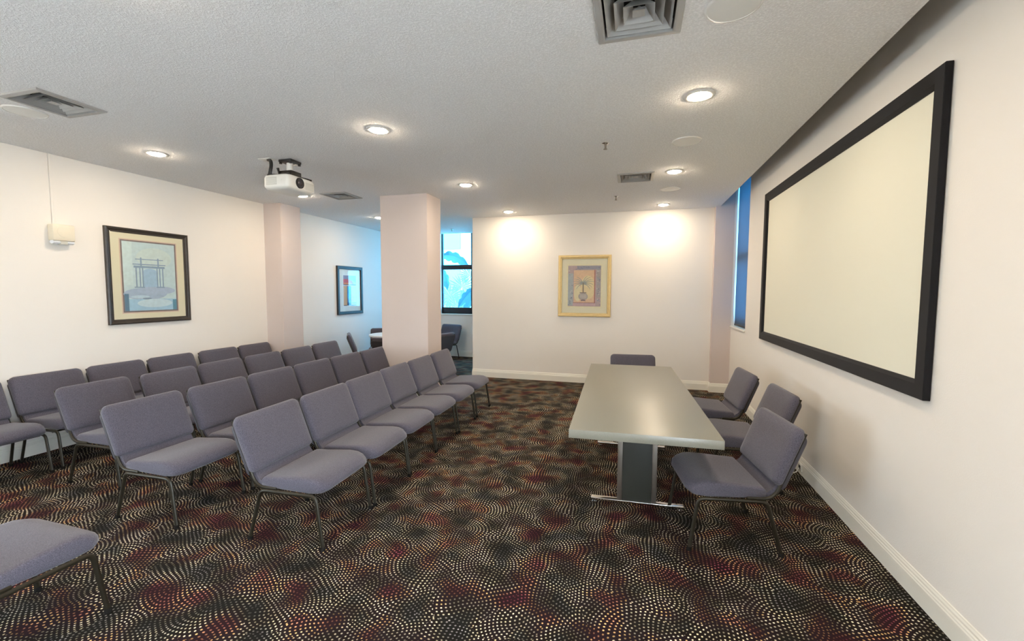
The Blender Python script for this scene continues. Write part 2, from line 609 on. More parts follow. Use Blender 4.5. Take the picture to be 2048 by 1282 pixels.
boxobj('window_sill', (-0.03, WA[1] - WA[0] + 0.03, -0.03, 0.10, -0.03, 0.0), TRIMW, wa, bev=0.006)
wr = window('window_2', (XR, WR[1], WR[2]), -pi / 2, WR[1] - WR[0], WR[3] - WR[2], 1.05, 'tall window in the right wall behind a slate roller shade', shade=True)
boxobj('window_sill', (0.0, WR[1] - WR[0], -0.018, 0.12, -0.02, 0.004), TRIMW, wr, bev=0.006)
bm = bmesh.new()
box(bm, 0.012, WR[1] - WR[0] - 0.01, 0.050, 0.0515, 0.03, 2.16)
shade = finish('shade_cloth', bm, SHADE, wr, smooth=0)
boxobj('hem_bar', (0.012, WR[1] - WR[0] - 0.01, 0.044, 0.058, 0.012, 0.042), BLACKP, shade, bev=0.004)
for n_, w_, o_, r_, lb_ in (('fill_window_1', WC, (XR, WC[1], WC[2]), -pi / 2, 'unseen clear window added for daylight fill in the right wall behind the camera'),
                            ('fill_window_2', WD, (XL, WD[0], WD[2]), pi / 2, 'unseen clear window added for daylight fill in the left wall outside the frame')):
    wb = window(n_, o_, r_, w_[1] - w_[0], w_[3] - w_[2], 1.5, lb_, glass=GLASSP)  # both are unseen additions that let fill daylight into the room
    boxobj('window_sill', (0, w_[1] - w_[0], -0.018, 0.1, -0.02, 0.004), TRIMW, wb, bev=0.006)

# ------------------------------------------------------------------ chairs
def sec_profile(k, inset):
    """seat side profile (x, z) counter-clockwise; k pulls the front back at rounded corners, inset shrinks the thickness"""
    top = [(-0.168, 0.392), (-0.166, 0.408), (-0.158, 0.417), (-0.140, 0.420), (-0.06, 0.424), (0.04, 0.433), (0.13, 0.439), (0.205, 0.435), (0.252, 0.418), (0.280, 0.392), (0.283, 0.366), (0.262, 0.347)]
    bot = [(0.18, 0.340), (0.02, 0.344), (-0.10, 0.350), (-0.155, 0.354), (-0.166, 0.362), (-0.168, 0.376)]
    cz = 0.388
    out = []
    for x, z in top + bot:
        if x > 0.10:
            x = 0.10 + (x - 0.10) * (1 - k)
        out.append((x, cz + (z - cz) * (1 - inset)))
    return out

def make_chair():
    root = empty('stacking_chair')
    HW = 0.262
    # seat cushion
    bm = bmesh.new()
    rings = []
    for y, k, ins in ((-HW, 0.36, 0.42), (-HW + 0.003, 0.28, 0.20), (-HW + 0.011, 0.18, 0.06), (-HW + 0.034, 0.07, 0.01), (-HW + 0.08, 0.0, 0.0), (-0.09, 0.0, -0.02), (0.0, 0.0, -0.03),
                      (0.09, 0.0, -0.02), (HW - 0.08, 0.0, 0.0), (HW - 0.034, 0.07, 0.01), (HW - 0.011, 0.18, 0.06), (HW - 0.003, 0.28, 0.20), (HW, 0.36, 0.42)):
        rings.append([(x, y, z) for x, z in sec_profile(k, ins)])
    loft(bm, rings)
    finish('seat', bm, FABRIC, root, smooth=60)
    # upholstered strip rising behind the pad to the backrest
    bm = bmesh.new()
    rings = []
    for y in (-0.252, -0.246, 0.246, 0.252):
        e_ = 0.006 if abs(y) > 0.25 else 0.0
        rings.append([(x, y, z) for x, z in ((-0.150, 0.356 + e_), (-0.166, 0.374 + e_), (-0.205, 0.412), (-0.232, 0.452), (-0.250, 0.500), (-0.268, 0.500), (-0.252, 0.444), (-0.222, 0.392), (-0.190, 0.352))])
    loft(bm, rings)
    finish('back_strip', bm, FABRIC, root, smooth=50)
    # backrest cushion: local u across, v along the slope, t out of the front face
    zb, zt = 0.452, 0.796
    xb, xt = -0.198, -0.330
    C = Vector(((xb + xt) / 2, 0, (zb + zt) / 2))
    V = Vector((xt - xb, 0, zt - zb))
    hh = V.length / 2
    V.normalize()
    Nn = Vector((V.z, 0, -V.x))      # towards the sitter
    def pt(u, v, tt):
        return C + Vector((0, u, 0)) + V * v + Nn * tt
    bm = bmesh.new()
    rings = []
    WB_ = 0.278
    for ins, tt in ((0.016, -0.054), (0.004, -0.049), (0.0, -0.038), (0.0, -0.022), (0.005, -0.010), (0.015, -0.002), (0.045, 0.003), (0.11, 0.006)):
        rr = max(0.012, 0.048 - ins * 0.4)
        rings.append([pt(u, v, tt) for u, v in rrect(WB_ - ins, hh - min(ins, 0.15), rr, 6, max(0.010, rr * 0.6))])
    loft(bm, rings)
    finish('backrest', bm, FABRIC, root, smooth=70)
    # dark shell behind the cushion
    bm = bmesh.new()
    rings = []
    for ins, tt in ((0.0, -0.056), (0.0, -0.072), (0.006, -0.079)):
        rings.append([pt(u, v - 0.028, tt) for u, v in rrect(0.272 - ins, hh - 0.012 - ins, 0.03, 4)])
    loft(bm, rings)
    finish('back_panel', bm, SHELL, root, smooth=40)
    R = 0.0125
    for s in (-1, 1):
        yl = s * 0.262
        yf = s * 0.267
        # front leg with bend into the rail
        bm = bmesh.new()
        pts = [(0.268, yf, 0.006), (0.228, yl, 0.285)] + arc((0.224, yl, 0.300), (0.218, yl, 0.332), (0.180, yl, 0.333), 5)[0:] + [(0.120, yl, 0.333)]
        tube(bm, pts, R, 8, 0.85)
        leg = finish('leg', bm, BRONZE, root, smooth=50)
        bm = bmesh.new()
        lathe(bm, [(0.010, 0.0), (0.0155, 0.002), (0.0155, 0.022), (0.012, 0.026)], 10, (0.267, yf, 0), cap0=True, cap1=True)
        finish('foot_cap', bm, CAPM, leg, smooth=50)
        bm = bmesh.new()
        pts = [(-0.268, yf, 0.006), (-0.190, yl, 0.285)] + arc((-0.186, yl, 0.298), (-0.176, yl, 0.333), (-0.140, yl, 0.333), 5) + [(-0.09, yl, 0.333)]
        tube(bm, pts, R, 8, 0.85)
        leg = finish('leg', bm, BRONZE, root, smooth=50)
        bm = bmesh.new()
        lathe(bm, [(0.010, 0.0), (0.0155, 0.002), (0.0155, 0.022), (0.012, 0.026)], 10, (-0.267, yf, 0), cap0=True, cap1=True)
        finish('foot_cap', bm, CAPM, leg, smooth=50)
        bm = bmesh.new()
        tube(bm, [(0.120, yl, 0.333), (-0.09, yl, 0.333)], R, 8, 0.85)
        finish('side_rail', bm, BRONZE, root, smooth=50)
        # upright: leaves the rail, sweeps up behind the backrest
        bm = bmesh.new()
        pts = [(-0.06, yl - s * 0.004, 0.352), (-0.13, yl - s * 0.004, 0.352)] + arc((-0.165, yl - s * 0.002, 0.353), (-0.222, yl, 0.362), (-0.246, yl, 0.440), 6) + [(-0.300, yl, 0.578), (-0.372, yl, 0.763)]
        tube(bm, pts, 0.0115, 8, 0.85)
        finish('back_upright', bm, BRONZE, root, smooth=50)
    bm = bmesh.new()
    tube(bm, [(-0.135, -0.262, 0.322), (-0.135, 0.262, 0.322)], 0.008, 8)
    finish('stretcher', bm, BRONZE, root, smooth=50)
    bm = bmesh.new()
    tube(bm, [(0.15, -0.262, 0.322), (0.15, 0.262, 0.322)], 0.008, 8)
    finish('stretcher', bm, BRONZE, root, smooth=50)
    return root

proto_chair = make_chair()
_used = [False]
def chair(x, y, deg, label, group):
    o = proto_chair if not _used[0] else copy_tree(proto_chair)
    _used[0] = True
    o.location = (x, y, 0)
    o.rotation_euler = (0, 0, radians(deg))
    tag(o, label, 'chair', group)
    return o

ORD = ['nearest the camera', 'second from the camera', 'third from the camera', 'fourth from the camera', 'fifth from the camera', 'farthest from the camera']
R1 = [(-2.085, 2.437, 2.2), (-2.09, 3.020, 1.5), (-2.115, 3.598, 1.2), (-2.135, 4.175, 1.0), (-2.135, 4.754, 1.2), (-2.155, 5.380, 2.0)]
R2 = [(-3.185, 2.385, 1.0), (-3.178, 2.990, 0.8), (-3.180, 3.575, 0.3), (-3.172, 4.153, 0.1), (-3.155, 4.731, 0.0), (-3.140, 5.312, 0.6)]
R3 = [(-4.195, 2.685, 3.0), (-4.160, 3.300, 3.0), (-4.190, 3.895, 2.0), (-4.185, 4.483, 2.2), (-4.205, 5.085, 2.2), (-4.265, 5.740, 1.6)]
R4 = [(-5.105, 2.23, 1.0), (-5.130, 2.845, 1.5), (-5.135, 3.445, 2.0), (-5.130, 4.035, 2.0), (-5.125, 4.655, 0.0), (-5.130, 5.255, 1.5)]
for rows, nm in ((R1, 'front row facing the long table'), (R2, 'second row'), (R3, 'third row'), (R4, 'back row along the left wall')):
    for i, (x, y, a) in enumerate(rows):
        chair(x, y, a, 'grey upholstered chair in the %s, %s' % (nm, ORD[i]), 'audience chairs in rows')
chair(-2.745, 1.19, 89, 'grey chair cut off at the lower left edge, apart from the rows', 'loose chairs')
chair(0.585, 3.112, 188.5, 'grey chair at the table side nearest the camera, seat under the tabletop', 'chairs at the long table')
chair(0.87, 4.065, 184, 'grey chair by the screen wall, middle of three along the table', 'chairs at the long table')
chair(0.775, 4.893, 185, 'grey chair by the screen wall, farthest of three along the table', 'chairs at the long table')
chair(0.03, 5.44, -84, 'grey chair at the far end of the long table', 'chairs at the long table')
chair(-4.82, 7.20, 36, 'grey chair seen edge on left of the round table in the alcove', 'alcove chairs')
chair(-4.97, 7.93, -63, 'grey chair behind the round white table in the alcove', 'alcove chairs')
chair(-4.08, 6.91, 95, 'grey chair with dark back in front of the round white table', 'alcove chairs')
chair(-3.77, 7.71, 160, 'grey chair just right of the column with its back to the room', 'alcove chairs')
chair(-4.27, 9.32, -104, 'grey chair against the alcove wall under the tall window', 'alcove chairs')

# ------------------------------------------------------------------ long table
tb = tag(empty('conference_table', (0.021, 3.915, 0), radians(2.3)), 'long grey laminate table with steel pedestal legs before the screen', 'table')
TW, TL = 0.4435, 1.2565
boxobj('tabletop', (-TW, TW, -TL, TL, 0.696, 0.750), TABLE, tb, bev=0.003)
for s in (-1, 1):
    yc = s * 0.625
    ped = boxobj('pedestal', (-0.105, 0.105, yc - 0.016, yc + 0.016, 0.03, 0.70), TPANEL, tb, bev=0.002)
    for sx in (-1, 1):
        boxobj('post', (sx * 0.1225 - 0.0175, sx * 0.1225 + 0.0175, yc - 0.022, yc + 0.022, 0.028, 0.697), STEEL, ped, bev=0.003)
        bm = bmesh.new()
        lathe(bm, [(0.014, 0.0), (0.017, 0.004), (0.017, 0.012), (0.008, 0.018), (0.008, 0.03)], 12, (sx * 0.305, yc, 0), cap0=True, cap1=True)
        finish('glide', bm, CHROME, ped)
    boxobj('foot_bar', (-0.33, 0.33, yc - 0.024, yc + 0.024, 0.026, 0.046), CHROME, ped, bev=0.003)
    boxobj('top_plate', (-0.28, 0.28, yc - 0.03, yc + 0.03, 0.684, 0.6965), STEEL, ped)

# ------------------------------------------------------------------ round table in the alcove
rtb = tag(empty('round_table', (-4.47, 7.52, 0)), 'small round white table in the alcove behind the column', 'table')
bm = bmesh.new()
lathe(bm, [(0.44, 0.715), (0.462, 0.718), (0.466, 0.735), (0.462, 0.748), (0.45, 0.75)], 40, cap0=True, cap1=True)
finish('tabletop', bm, ROUNDT, rtb)
bm = bmesh.new()
lathe(bm, [(0.045, 0.03), (0.04, 0.10), (0.04, 0.70), (0.12, 0.714)], 20, cap0=True, cap1=True)
finish('pedestal', bm, BLACKP, rtb)
bm = bmesh.new()
lathe(bm, [(0.26, 0.0), (0.265, 0.012), (0.10, 0.03), (0.045, 0.04)], 28, cap0=True, cap1=True)
finish('base', bm, BLACKP, rtb)

# ------------------------------------------------------------------ projection screen
sc = tag(empty('projection_screen', (XR, 0, 0)), 'large fixed projection screen with wide black frame on the right wall', 'screen')
Y0, Y1, Z0, Z1 = 2.672, 5.72, 1.050, 2.712
FWD = 0.092
def frame_member(name, pts_outer, pts_inner, parent, m, prof):
    """mitred bar: each end gives outer and inner corner; prof is list of (fraction across, height off the wall)"""
    bm = bmesh.new()
    rings = []
    for o, i in zip(pts_outer, pts_inner):
        o, i = Vector(o), Vector(i)
        rings.append([o.lerp(i, f) + Vector((-h, 0, 0)) for f, h in prof])
    loft(bm, rings)
    return finish(name, bm, m, parent, smooth=0)
co = [(0, Y0, Z0), (0, Y1, Z0), (0, Y1, Z1), (0, Y0, Z1)]
ci = [(0, Y0 + FWD, Z0 + FWD), (0, Y1 - FWD, Z0 + FWD), (0, Y1 - FWD, Z1 - FWD), (0, Y0 + FWD, Z1 - FWD)]
SP_ = [(0, 0.004), (0, 0.034), (0.03, 0.037), (0.80, 0.037), (1.0, 0.020), (1.0, 0.006)]
for a in range(4):
    b = (a + 1) % 4
    frame_member('frame_bar', (co[a], co[b]), (ci[a], ci[b]), sc, SCRF, SP_)
boxobj('screen_cloth', (-0.012, -0.008, Y0 + 0.03, Y1 - 0.03, Z0 + 0.03, Z1 - 0.03), SCRW, sc, smooth=0)
boxobj('wall_bracket', (-0.008, 0.0, Y0 + 0.05, Y1 - 0.05, Z0 + 0.05, Z1 - 0.05), BLACKP, sc, smooth=0)

# ------------------------------------------------------------------ framed pictures
def picture(name, loc, rz, w, h, frame_mat, prof, mat_mat, layers, label):
    """local: x right, z up, facing -y; w, h outer size; prof = [(inset, height)]"""
    e = tag(empty(name, loc, rz), label, 'picture')
    bm = bmesh.new()
    rings = []
    for t, d in prof:
        rings.append([(-w / 2 + t, -d, -h / 2 + t), (w / 2 - t, -d, -h / 2 + t), (w / 2 - t, -d, h / 2 - t), (-w / 2 + t, -d, h / 2 - t)])
    loft(bm, rings, cap0=False, cap1=False)
    finish('frame', bm, frame_mat, e, smooth=0)
    ti = prof[-1][0]
    boxobj('mat_board', (-w / 2 + ti * 0.6, w / 2 - ti * 0.6, -0.010, -0.004, -h / 2 + ti * 0.6, h / 2 - ti * 0.6), mat_mat, e, smooth=0)
    bm = bmesh.new()
    mats = []
    d = 0.0102
    for poly, colr in layers:
        key = 'print %s %02x%02x%02x' % (name, int(colr[0] * 255), int(colr[1] * 255), int(colr[2] * 255))
        mm = bpy.data.materials.get(key) or mat(key, colr, 0.6, var=0.14, vscale=30)
        if mm not in mats:
            mats.append(mm)
        d += 0.00006
        f = bm.faces.new([bm.verts.new((x, -d, z)) for x, z in poly])
        f.material_index = mats.index(mm)
    finish('print', bm, mats, e, smooth=0)
    g = boxobj('glass', (-w / 2 + ti * 0.8, w / 2 - ti * 0.8, -d - 0.004, -d - 0.002, -h / 2 + ti * 0.8, h / 2 - ti * 0.8), GLASSP, e, smooth=0)
    return e

def rect(x0, x1, z0, z1):
    return [(x0, z0), (x1, z0), (x1, z1), (x0, z1)]
def ell(cx, cz, rx, rz_, n=20, a0=0, a1=360):
    return [(cx + rx * cos(radians(a0 + (a1 - a0) * i / n)), cz + rz_ * sin(radians(a0 + (a1 - a0) * i / n))) for i in range(n + (0 if a1 - a0 >= 360 else 1))]
def stroke(x0, z0, x1, z1, t):
    d = Vector((x1 - x0, z1 - z0)).normalized()
    n = Vector((-d.y, d.x)) * t / 2
    return [(x0 + n.x, z0 + n.y), (x1 + n.x, z1 + n.y), (x1 - n.x, z1 - n.y), (x0 - n.x, z0 - n.y)]

BLKF = mat('dark bronze picture frame', (0.035, 0.028, 0.022), 0.4, bump=0.1, bscale=80, var=0.3, vscale=30)
GOLDF = mat('pale gilt picture frame', (0.72, 0.53, 0.24), 0.38, metal=0.35, bump=0.1, bscale=60, var=0.12, vscale=25)
BLK2 = mat('plain black picture frame', (0.02, 0.02, 0.022), 0.4, bump=0.05, bscale=80)
CREAMM = mat('cream mat board', (0.85, 0.77, 0.56), 0.8)
WHITEM = mat('white mat board', (0.84, 0.87, 0.86), 0.8)

# print 1: misty blue gateway
A = []
aw, ah = 0.29, 0.395
A.append((rect(-aw - 0.028, aw + 0.028, -ah - 0.028, ah + 0.028), (0.75, 0.55, 0.42)))
A.append((rect(-aw - 0.016, aw + 0.016, -ah - 0.016, ah + 0.016), (0.22, 0.17, 0.17)))
A.append((rect(-aw, aw, -ah, ah), (0.60, 0.74, 0.76)))
A.append((rect(-aw, -aw + 0.10, -0.10, ah), (0.66, 0.80, 0.80)))
A.append((ell(0.05, 0.22, 0.20, 0.12), (0.66, 0.77, 0.74)))
A.append((ell(-0.06, -0.20, 0.24, 0.07), (0.42, 0.53, 0.68)))
A.append((ell(0.06, -0.16, 0.22, 0.05), (0.45, 0.55, 0.70)))
A.append((rect(-aw, aw, -ah, -0.26), (0.40, 0.62, 0.78)))
A.append((ell(0.04, -0.31, 0.20, 0.05), (0.62, 0.77, 0.84)))
A.append((ell(-0.12, -0.235, 0.10, 0.018), (0.55, 0.70, 0.80)))
A.append((rect(-aw, -aw + 0.045, -ah, -0.20), (0.12, 0.24, 0.36)))
A.append((rect(aw - 0.045, aw, -ah, -0.27), (0.12, 0.30, 0.42)))
bl = (0.27, 0.38, 0.52)
A.append((rect(-0.085, 0.075, -0.12, 0.05), (0.40, 0.58, 0.74)))
A.append((ell(-0.005, 0.05, 0.08, 0.045, 14, 0, 180), (0.40, 0.58, 0.74)))
for x in (-0.155, -0.115, -0.085, 0.075, 0.105, 0.14):
    A.append((rect(x - 0.007, x + 0.007, -0.12, 0.10), bl))
A.append((rect(-0.18, 0.165, 0.10, 0.125), bl))
A.append((rect(-0.19, 0.175, 0.135, 0.147), bl))
A.append((rect(-0.16, 0.15, 0.195, 0.205), bl))
for x in (-0.10, 0.09):
    A.append((rect(x - 0.008, x + 0.008, 0.12, 0.22), bl))
A.append((rect(-0.18, -0.07, -0.13, -0.118), bl))
A.append((rect(0.06, 0.155, -0.13, -0.118), bl))
A.append((ell(-0.05, -0.255, 0.05, 0.01), (0.25, 0.34, 0.46)))
picture('framed_picture', (XL, 3.872, 1.742), pi / 2, 0.915, 1.080, BLKF, [(0, 0.0), (0, 0.026), (0.012, 0.034), (0.026, 0.030), (0.034, 0.022), (0.05, 0.020), (0.056, 0.010)], CREAMM, A,
        'dark framed print of a misty blue gateway on the left wall')
# print 2: orange and blue abstract
A = []
A.append((rect(-0.215, 0.215, -0.285, 0.285), (0.90, 0.92, 0.92)))
A.append((rect(-0.20, 0.20, 0.10, 0.265), (0.30, 0.26, 0.36)))
A.append((rect(-0.02, 0.20, 0.15, 0.265), (0.42, 0.48, 0.46)))
A.append(([(-0.20, 0.105), (0.10, 0.105), (0.07, 0.17), (-0.04, 0.20), (-0.20, 0.20)], (0.66, 0.12, 0.13)))
A.append((rect(-0.18, 0.06, 0.105, 0.135), (0.80, 0.26, 0.10)))
A.append(([(0.07, 0.18), (0.20, 0.14), (0.20, 0.105), (0.11, 0.105)], (0.60, 0.56, 0.58)))
A.append((rect(-0.20, 0.20, 0.09, 0.102), (0.10, 0.07, 0.09)))
A.append((rect(-0.20, 0.20, -0.27, 0.08), (0.72, 0.40, 0.20)))
A.append((rect(0.06, 0.20, -0.10, 0.08), (0.76, 0.48, 0.30)))
A.append((rect(-0.09, 0.03, -0.27, 0.075), (0.03, 0.05, 0.12)))
A.append((rect(-0.08, 0.02, -0.14, 0.07), (0.07, 0.34, 0.62)))
A.append((rect(-0.08, 0.00, -0.22, -0.14), (0.08, 0.20, 0.40)))
A.append((rect(0.05, 0.20, -0.24, -0.22), (0.45, 0.32, 0.26)))
A.append((rect(-0.20, -0.10, -0.275, -0.262), (0.12, 0.08, 0.07)))
A.append((rect(0.03, 0.20, -0.275, -0.262), (0.12, 0.08, 0.07)))
picture('framed_picture', (XL, 7.648, 1.588), pi / 2, 0.81, 0.953, BLK2, [(0, 0.0), (0, 0.034), (0.008, 0.038), (0.055, 0.036), (0.060, 0.010)], WHITEM, [([(x * 1.02, z * 1.12) for x, z in p], c) for p, c in A],
        'black framed abstract print of orange, red and blue blocks in the alcove')
# print 3: potted palm
A = []
A.append((rect(-0.245, 0.245, -0.31, 0.31), (0.86, 0.76, 0.50)))
A.append((rect(-0.225, 0.225, -0.29, 0.29), (0.50, 0.36, 0.36)))
A.append((rect(-0.225, -0.155, -0.28, 0.18), (0.44, 0.46, 0.48)))
A.append((rect(0.165, 0.225, -0.16, 0.28), (0.42, 0.35, 0.34)))
A.append((rect(-0.10, 0.225, 0.235, 0.285), (0.30, 0.28, 0.34)))
rnd = random.Random(3)
for i in range(46):
    x = rnd.choice([rnd.uniform(-0.215, -0.165), rnd.uniform(0.17, 0.215)])
    z = rnd.uniform(-0.27, 0.27)
    A.append((ell(x, z, rnd.uniform(0.006, 0.014), rnd.uniform(0.004, 0.010), 7), rnd.choice([(0.22, 0.20, 0.28), (0.62, 0.56, 0.54), (0.30, 0.34, 0.40)])))
for i in range(14):
    A.append((ell(rnd.uniform(-0.12, 0.2), rnd.uniform(0.235, 0.28), 0.012, 0.006, 7), (0.20, 0.20, 0.28)))
A.append((rect(-0.145, 0.135, -0.24, 0.225), (0.80, 0.52, 0.32)))
A.append((ell(0.05, -0.02, 0.10, 0.17), (0.84, 0.66, 0.36)))
A.append((ell(-0.09, -0.10, 0.05, 0.12), (0.82, 0.70, 0.44)))
A.append((rect(0.135, 0.15, -0.24, 0.23), (0.45, 0.16, 0.12)))
A.append((rect(-0.155, 0.155, -0.285, -0.24), (0.62, 0.40, 0.42)))
A.append((rect(-0.15, 0.15, -0.244, -0.236), (0.30, 0.12, 0.12)))
gp = (0.33, 0.33, 0.30)
for a, l in ((20, 0.14), (35, 0.16), (50, 0.15), (68, 0.14), (88, 0.13), (108, 0.14), (126, 0.15), (143, 0.15), (158, 0.14), (172, 0.12), (4, 0.13), (-12, 0.12), (194, 0.12)):
    x, z = -0.015, 0.03
    px, pz = x, z
    for s in range(6):
        aa = radians(a) - (s * 0.17 if a < 90 else -s * 0.17)
        nx, nz2 = px + l / 6 * cos(aa), pz + l / 6 * sin(aa)
        A.append((stroke(px, pz, nx, nz2, 0.012 - s * 0.0015), gp))
        px, pz = nx, nz2
A.append((rect(-0.022, -0.006, -0.09, 0.05), (0.24, 0.18, 0.12)))
A.append((ell(-0.014, -0.15, 0.066, 0.055), (0.46, 0.38, 0.34)))
A.append((rect(-0.060, 0.030, -0.102, -0.090), (0.22, 0.15, 0.14)))
A.append((rect(-0.040, 0.012, -0.115, -0.10), (0.40, 0.33, 0.30)))
for x in (-0.05, -0.03, -0.012, 0.006, 0.024):
    A.append((ell(x, -0.145, 0.004, 0.035, 8), (0.62, 0.54, 0.50)))
A.append(([(-0.05, -0.215), (0.025, -0.215), (0.005, -0.19), (-0.03, -0.19)], (0.26, 0.17, 0.17)))
picture('framed_picture', (-0.834, YF, 1.681), 0, 0.895, 1.052, GOLDF, [(0, 0.0), (0, 0.024), (0.010, 0.034), (0.034, 0.034), (0.046, 0.026), (0.056, 0.026), (0.064, 0.010)], CREAMM, [([(x * 1.24, z * 1.20) for x, z in p], c) for p, c in A],
        'gilt framed print of a potted palm on the far wall')

# ------------------------------------------------------------------ recessed downlights
def downlight():
    root = empty('recessed_downlight')
    bm = bmesh.new()
    lathe(bm, [(0.070, -0.001), (0.069, -0.006), (0.078, -0.008), (0.096, -0.005), (0.100, 0.0)], 32)
    finish('trim_ring', bm, WHITEP, root, smooth=60)
    bm = bmesh.new()
    lathe(bm, [(0.068, -0.004), (0.062, -0.011), (0.044, -0.018), (0.014, -0.021)], 16, cap1=True)
    finish('lens', bm, LENS, root, smooth=60)
    return root
dl = downlight()
names = {}
for xi, x in enumerate((-4.51, -2.06, 0.39)):
    for yi, y in enumerate((7.135, 5.21, 3.27, 1.33, -0.61)):
        o = dl if (xi, yi) == (0, 0) else copy_tree(dl)
        o.location = (x, y, HC)
        colw = ['left line, over the chairs by the left wall', 'middle line, over the front row', 'right line, over the long table'][xi]
        ordw = ['farthest from the camera', 'second farthest from the camera', 'third farthest from the camera', 'above the frame', 'behind the camera'][yi]
        tag(o, 'glowing round downlight of the %s, %s' % (['left line above the back rows', 'middle line above the front row', 'right line above the table'][xi], ordw), 'ceiling light', 'recessed downlights')

# ------------------------------------------------------------------ ceiling diffusers
def diffuser():
    root = empty('air_diffuser')
    def sq(r, z):
        return [(-r, -r, z), (r, -r, z), (r, r, z), (-r, r, z)]
    bm = bmesh.new()
    loft(bm, [sq(0.205, 0.0), sq(0.200, -0.010), sq(0.176, -0.014), sq(0.166, -0.012), sq(0.166, 0.05)], cap0=False, cap1=False)
    finish('outer_flange', bm, VENT, root, smooth=0)
    for r in (0.040, 0.082, 0.124):
        bm = bmesh.new()
        loft(bm, [sq(r - 0.012, 0.046), sq(r + 0.030, -0.004), sq(r + 0.0315, -0.004), sq(r - 0.0105, 0.0475), sq(r - 0.012, 0.046)], cap0=False, cap1=False)
        finish('louver', bm, VENT, root, smooth=0)
    bm = bmesh.new()
    loft(bm, [sq(0.002, 0.034), sq(0.030, 0.000), sq(0.028, 0.0015)], cap0=True, cap1=True)
    finish('centre_cone', bm, VENT, root, smooth=0)
    bm = bmesh.new()
    loft(bm, [sq(0.167, 0.045), sq(0.167, 0.16)], cap0=False, cap1=True)
    finish('duct_box', bm, DARK, root, smooth=0)
    return root
df = diffuser()
for i, ((x, y), lb) in enumerate(zip(VENTS, ['nearest ceiling diffuser, cut by the top edge above the table', 'small ceiling diffuser beyond the sprinkler, over the far end of the table',
                                            'ceiling diffuser right of the projector near the column', 'ceiling diffuser at the far left of the ceiling'])):
    o = df if i == 0 else copy_tree(df)
    o.location = (x, y, HC)
    tag(o, 'square grey ' + lb, 'air vent', 'ceiling air diffusers')

# ------------------------------------------------------------------ ceiling speakers
def speaker():
    root = empty('ceiling_speaker')
    bm = bmesh.new()
    lathe(bm, [(0.112, -0.004), (0.114, -0.008), (0.122, -0.006), (0.124, 0.0)], 36)
    finish('rim', bm, WHITEP, root, smooth=60)
    bm = bmesh.new()
    lathe(bm, [(0.113, -0.005), (0.10, -0.0065), (0.04, -0.0075)], 36, cap1=True)
    finish('grille', bm, WHITEP, root, smooth=60)
    return root
sp = speaker()
for i, (x, y, lb) in enumerate([(0.41, 2.31, 'beside the nearest diffuser at the top edge'), (0.41, 4.205, 'between the two nearer lights above the table'), (0.41, 6.09, 'between the two farther lights above the table'), (-4.40, 2.26, 'beside the diffuser at the far left')]):
    o = sp if i == 0 else copy_tree(sp)
    o.location = (x, y, HC)
    tag(o, 'flat round white ceiling speaker ' + lb, 'speaker', 'ceiling speakers')

# ------------------------------------------------------------------ sprinklers
def sprinkler():
    root = empty('fire_sprinkler')
    bm = bmesh.new()
    lathe(bm, [(0.012, -0.012), (0.030, -0.004), (0.034, 0.0)], 20, cap0=True)
    finish('escutcheon', bm, CHROME, root, smooth=60)
    bm = bmesh.new()
    lathe(bm, [(0.010, -0.045), (0.008, -0.030), (0.011, -0.014)], 12, cap0=True, cap1=True)
    finish('nozzle', bm, STEEL, root, smooth=60)
    bm = bmesh.new()
    lathe(bm, [(0.017, -0.052), (0.018, -0.050), (0.006, -0.045)], 14, cap0=True, cap1=True)
    finish('deflector', bm, STEEL, root, smooth=40)
    return root
sk = sprinkler()
for i, (x, y, lb) in enumerate([(-0.281, 4.09, 'small brass coloured sprinkler in mid ceiling, left of the table lights'), (-0.28, 6.374, 'tiny sprinkler beyond the small diffuser'), (-3.82, 8.84, 'tiny sprinkler above the alcove window')]):
    o = sk if i == 0 else copy_tree(sk)
    o.location = (x, y, HC)
    tag(o, lb, 'sprinkler', 'fire sprinklers')

# ------------------------------------------------------------------ projector
pj = tag(empty('projector', (-3.425, 3.79, 2.665)), 'white video projector hung from the ceiling, lens towards the screen', 'projector')
bm = bmesh.new()
rings = []
PD, PW = 0.158, 0.195          # half depth (x), half width (y)
for ins, z in ((0.035, -0.078), (0.012, -0.066), (0.0, -0.045), (0.0, 0.035), (0.008, 0.058), (0.03, 0.070)):
    rings.append([(x, y, z) for x, y in rrect(PD - ins, PW - ins, 0.05, 5)])
loft(bm, rings)
body = finish('body', bm, PROJW, pj, smooth=40)
bm = bmesh.new()
for prof in ([(0.052, 0.0), (0.052, 0.016), (0.046, 0.018), (0.040, 0.012), (0.026, 0.010)],):
    rings = [[(PD - 0.004 + h, -0.045 + r * cos(2 * pi * k / 24), 0.0 + r * sin(2 * pi * k / 24)) for k in range(24)] for r, h in prof]
    loft(bm, rings, cap0=False, cap1=True)
lens = finish('lens_barrel', bm, BLACKP, pj, smooth=40)
bm = bmesh.new()
rings = [[(PD + 0.0065 + h, -0.045 + r * cos(2 * pi * k / 20), r * sin(2 * pi * k / 20)) for k in range(20)] for r, h in ((0.027, 0.0), (0.022, 0.006), (0.010, 0.010))]
loft(bm, rings, cap0=False, cap1=True)
finish('lens_glass', bm, mat('dark lens glass', (0.05, 0.045, 0.05), 0.06, metal=0.2), lens, smooth=60)
bm = bmesh.new()
for i in range(7):
    box(bm, -0.105, 0.02, -PW - 0.002, -PW + 0.004, -0.035 + i * 0.011, -0.028 + i * 0.011)
finish('side_grille', bm, PROJG, pj, smooth=0)
boxobj('front_grille', (PD - 0.006, PD + 0.0015, 0.035, 0.155, -0.045, 0.03), PROJG, pj, bev=0.003)
bm = bmesh.new()
lathe(bm, [(0.006, 0), (0.006, 0.01)], 10, (0.095, 0, 0))
bm.free()
bm = bmesh.new()
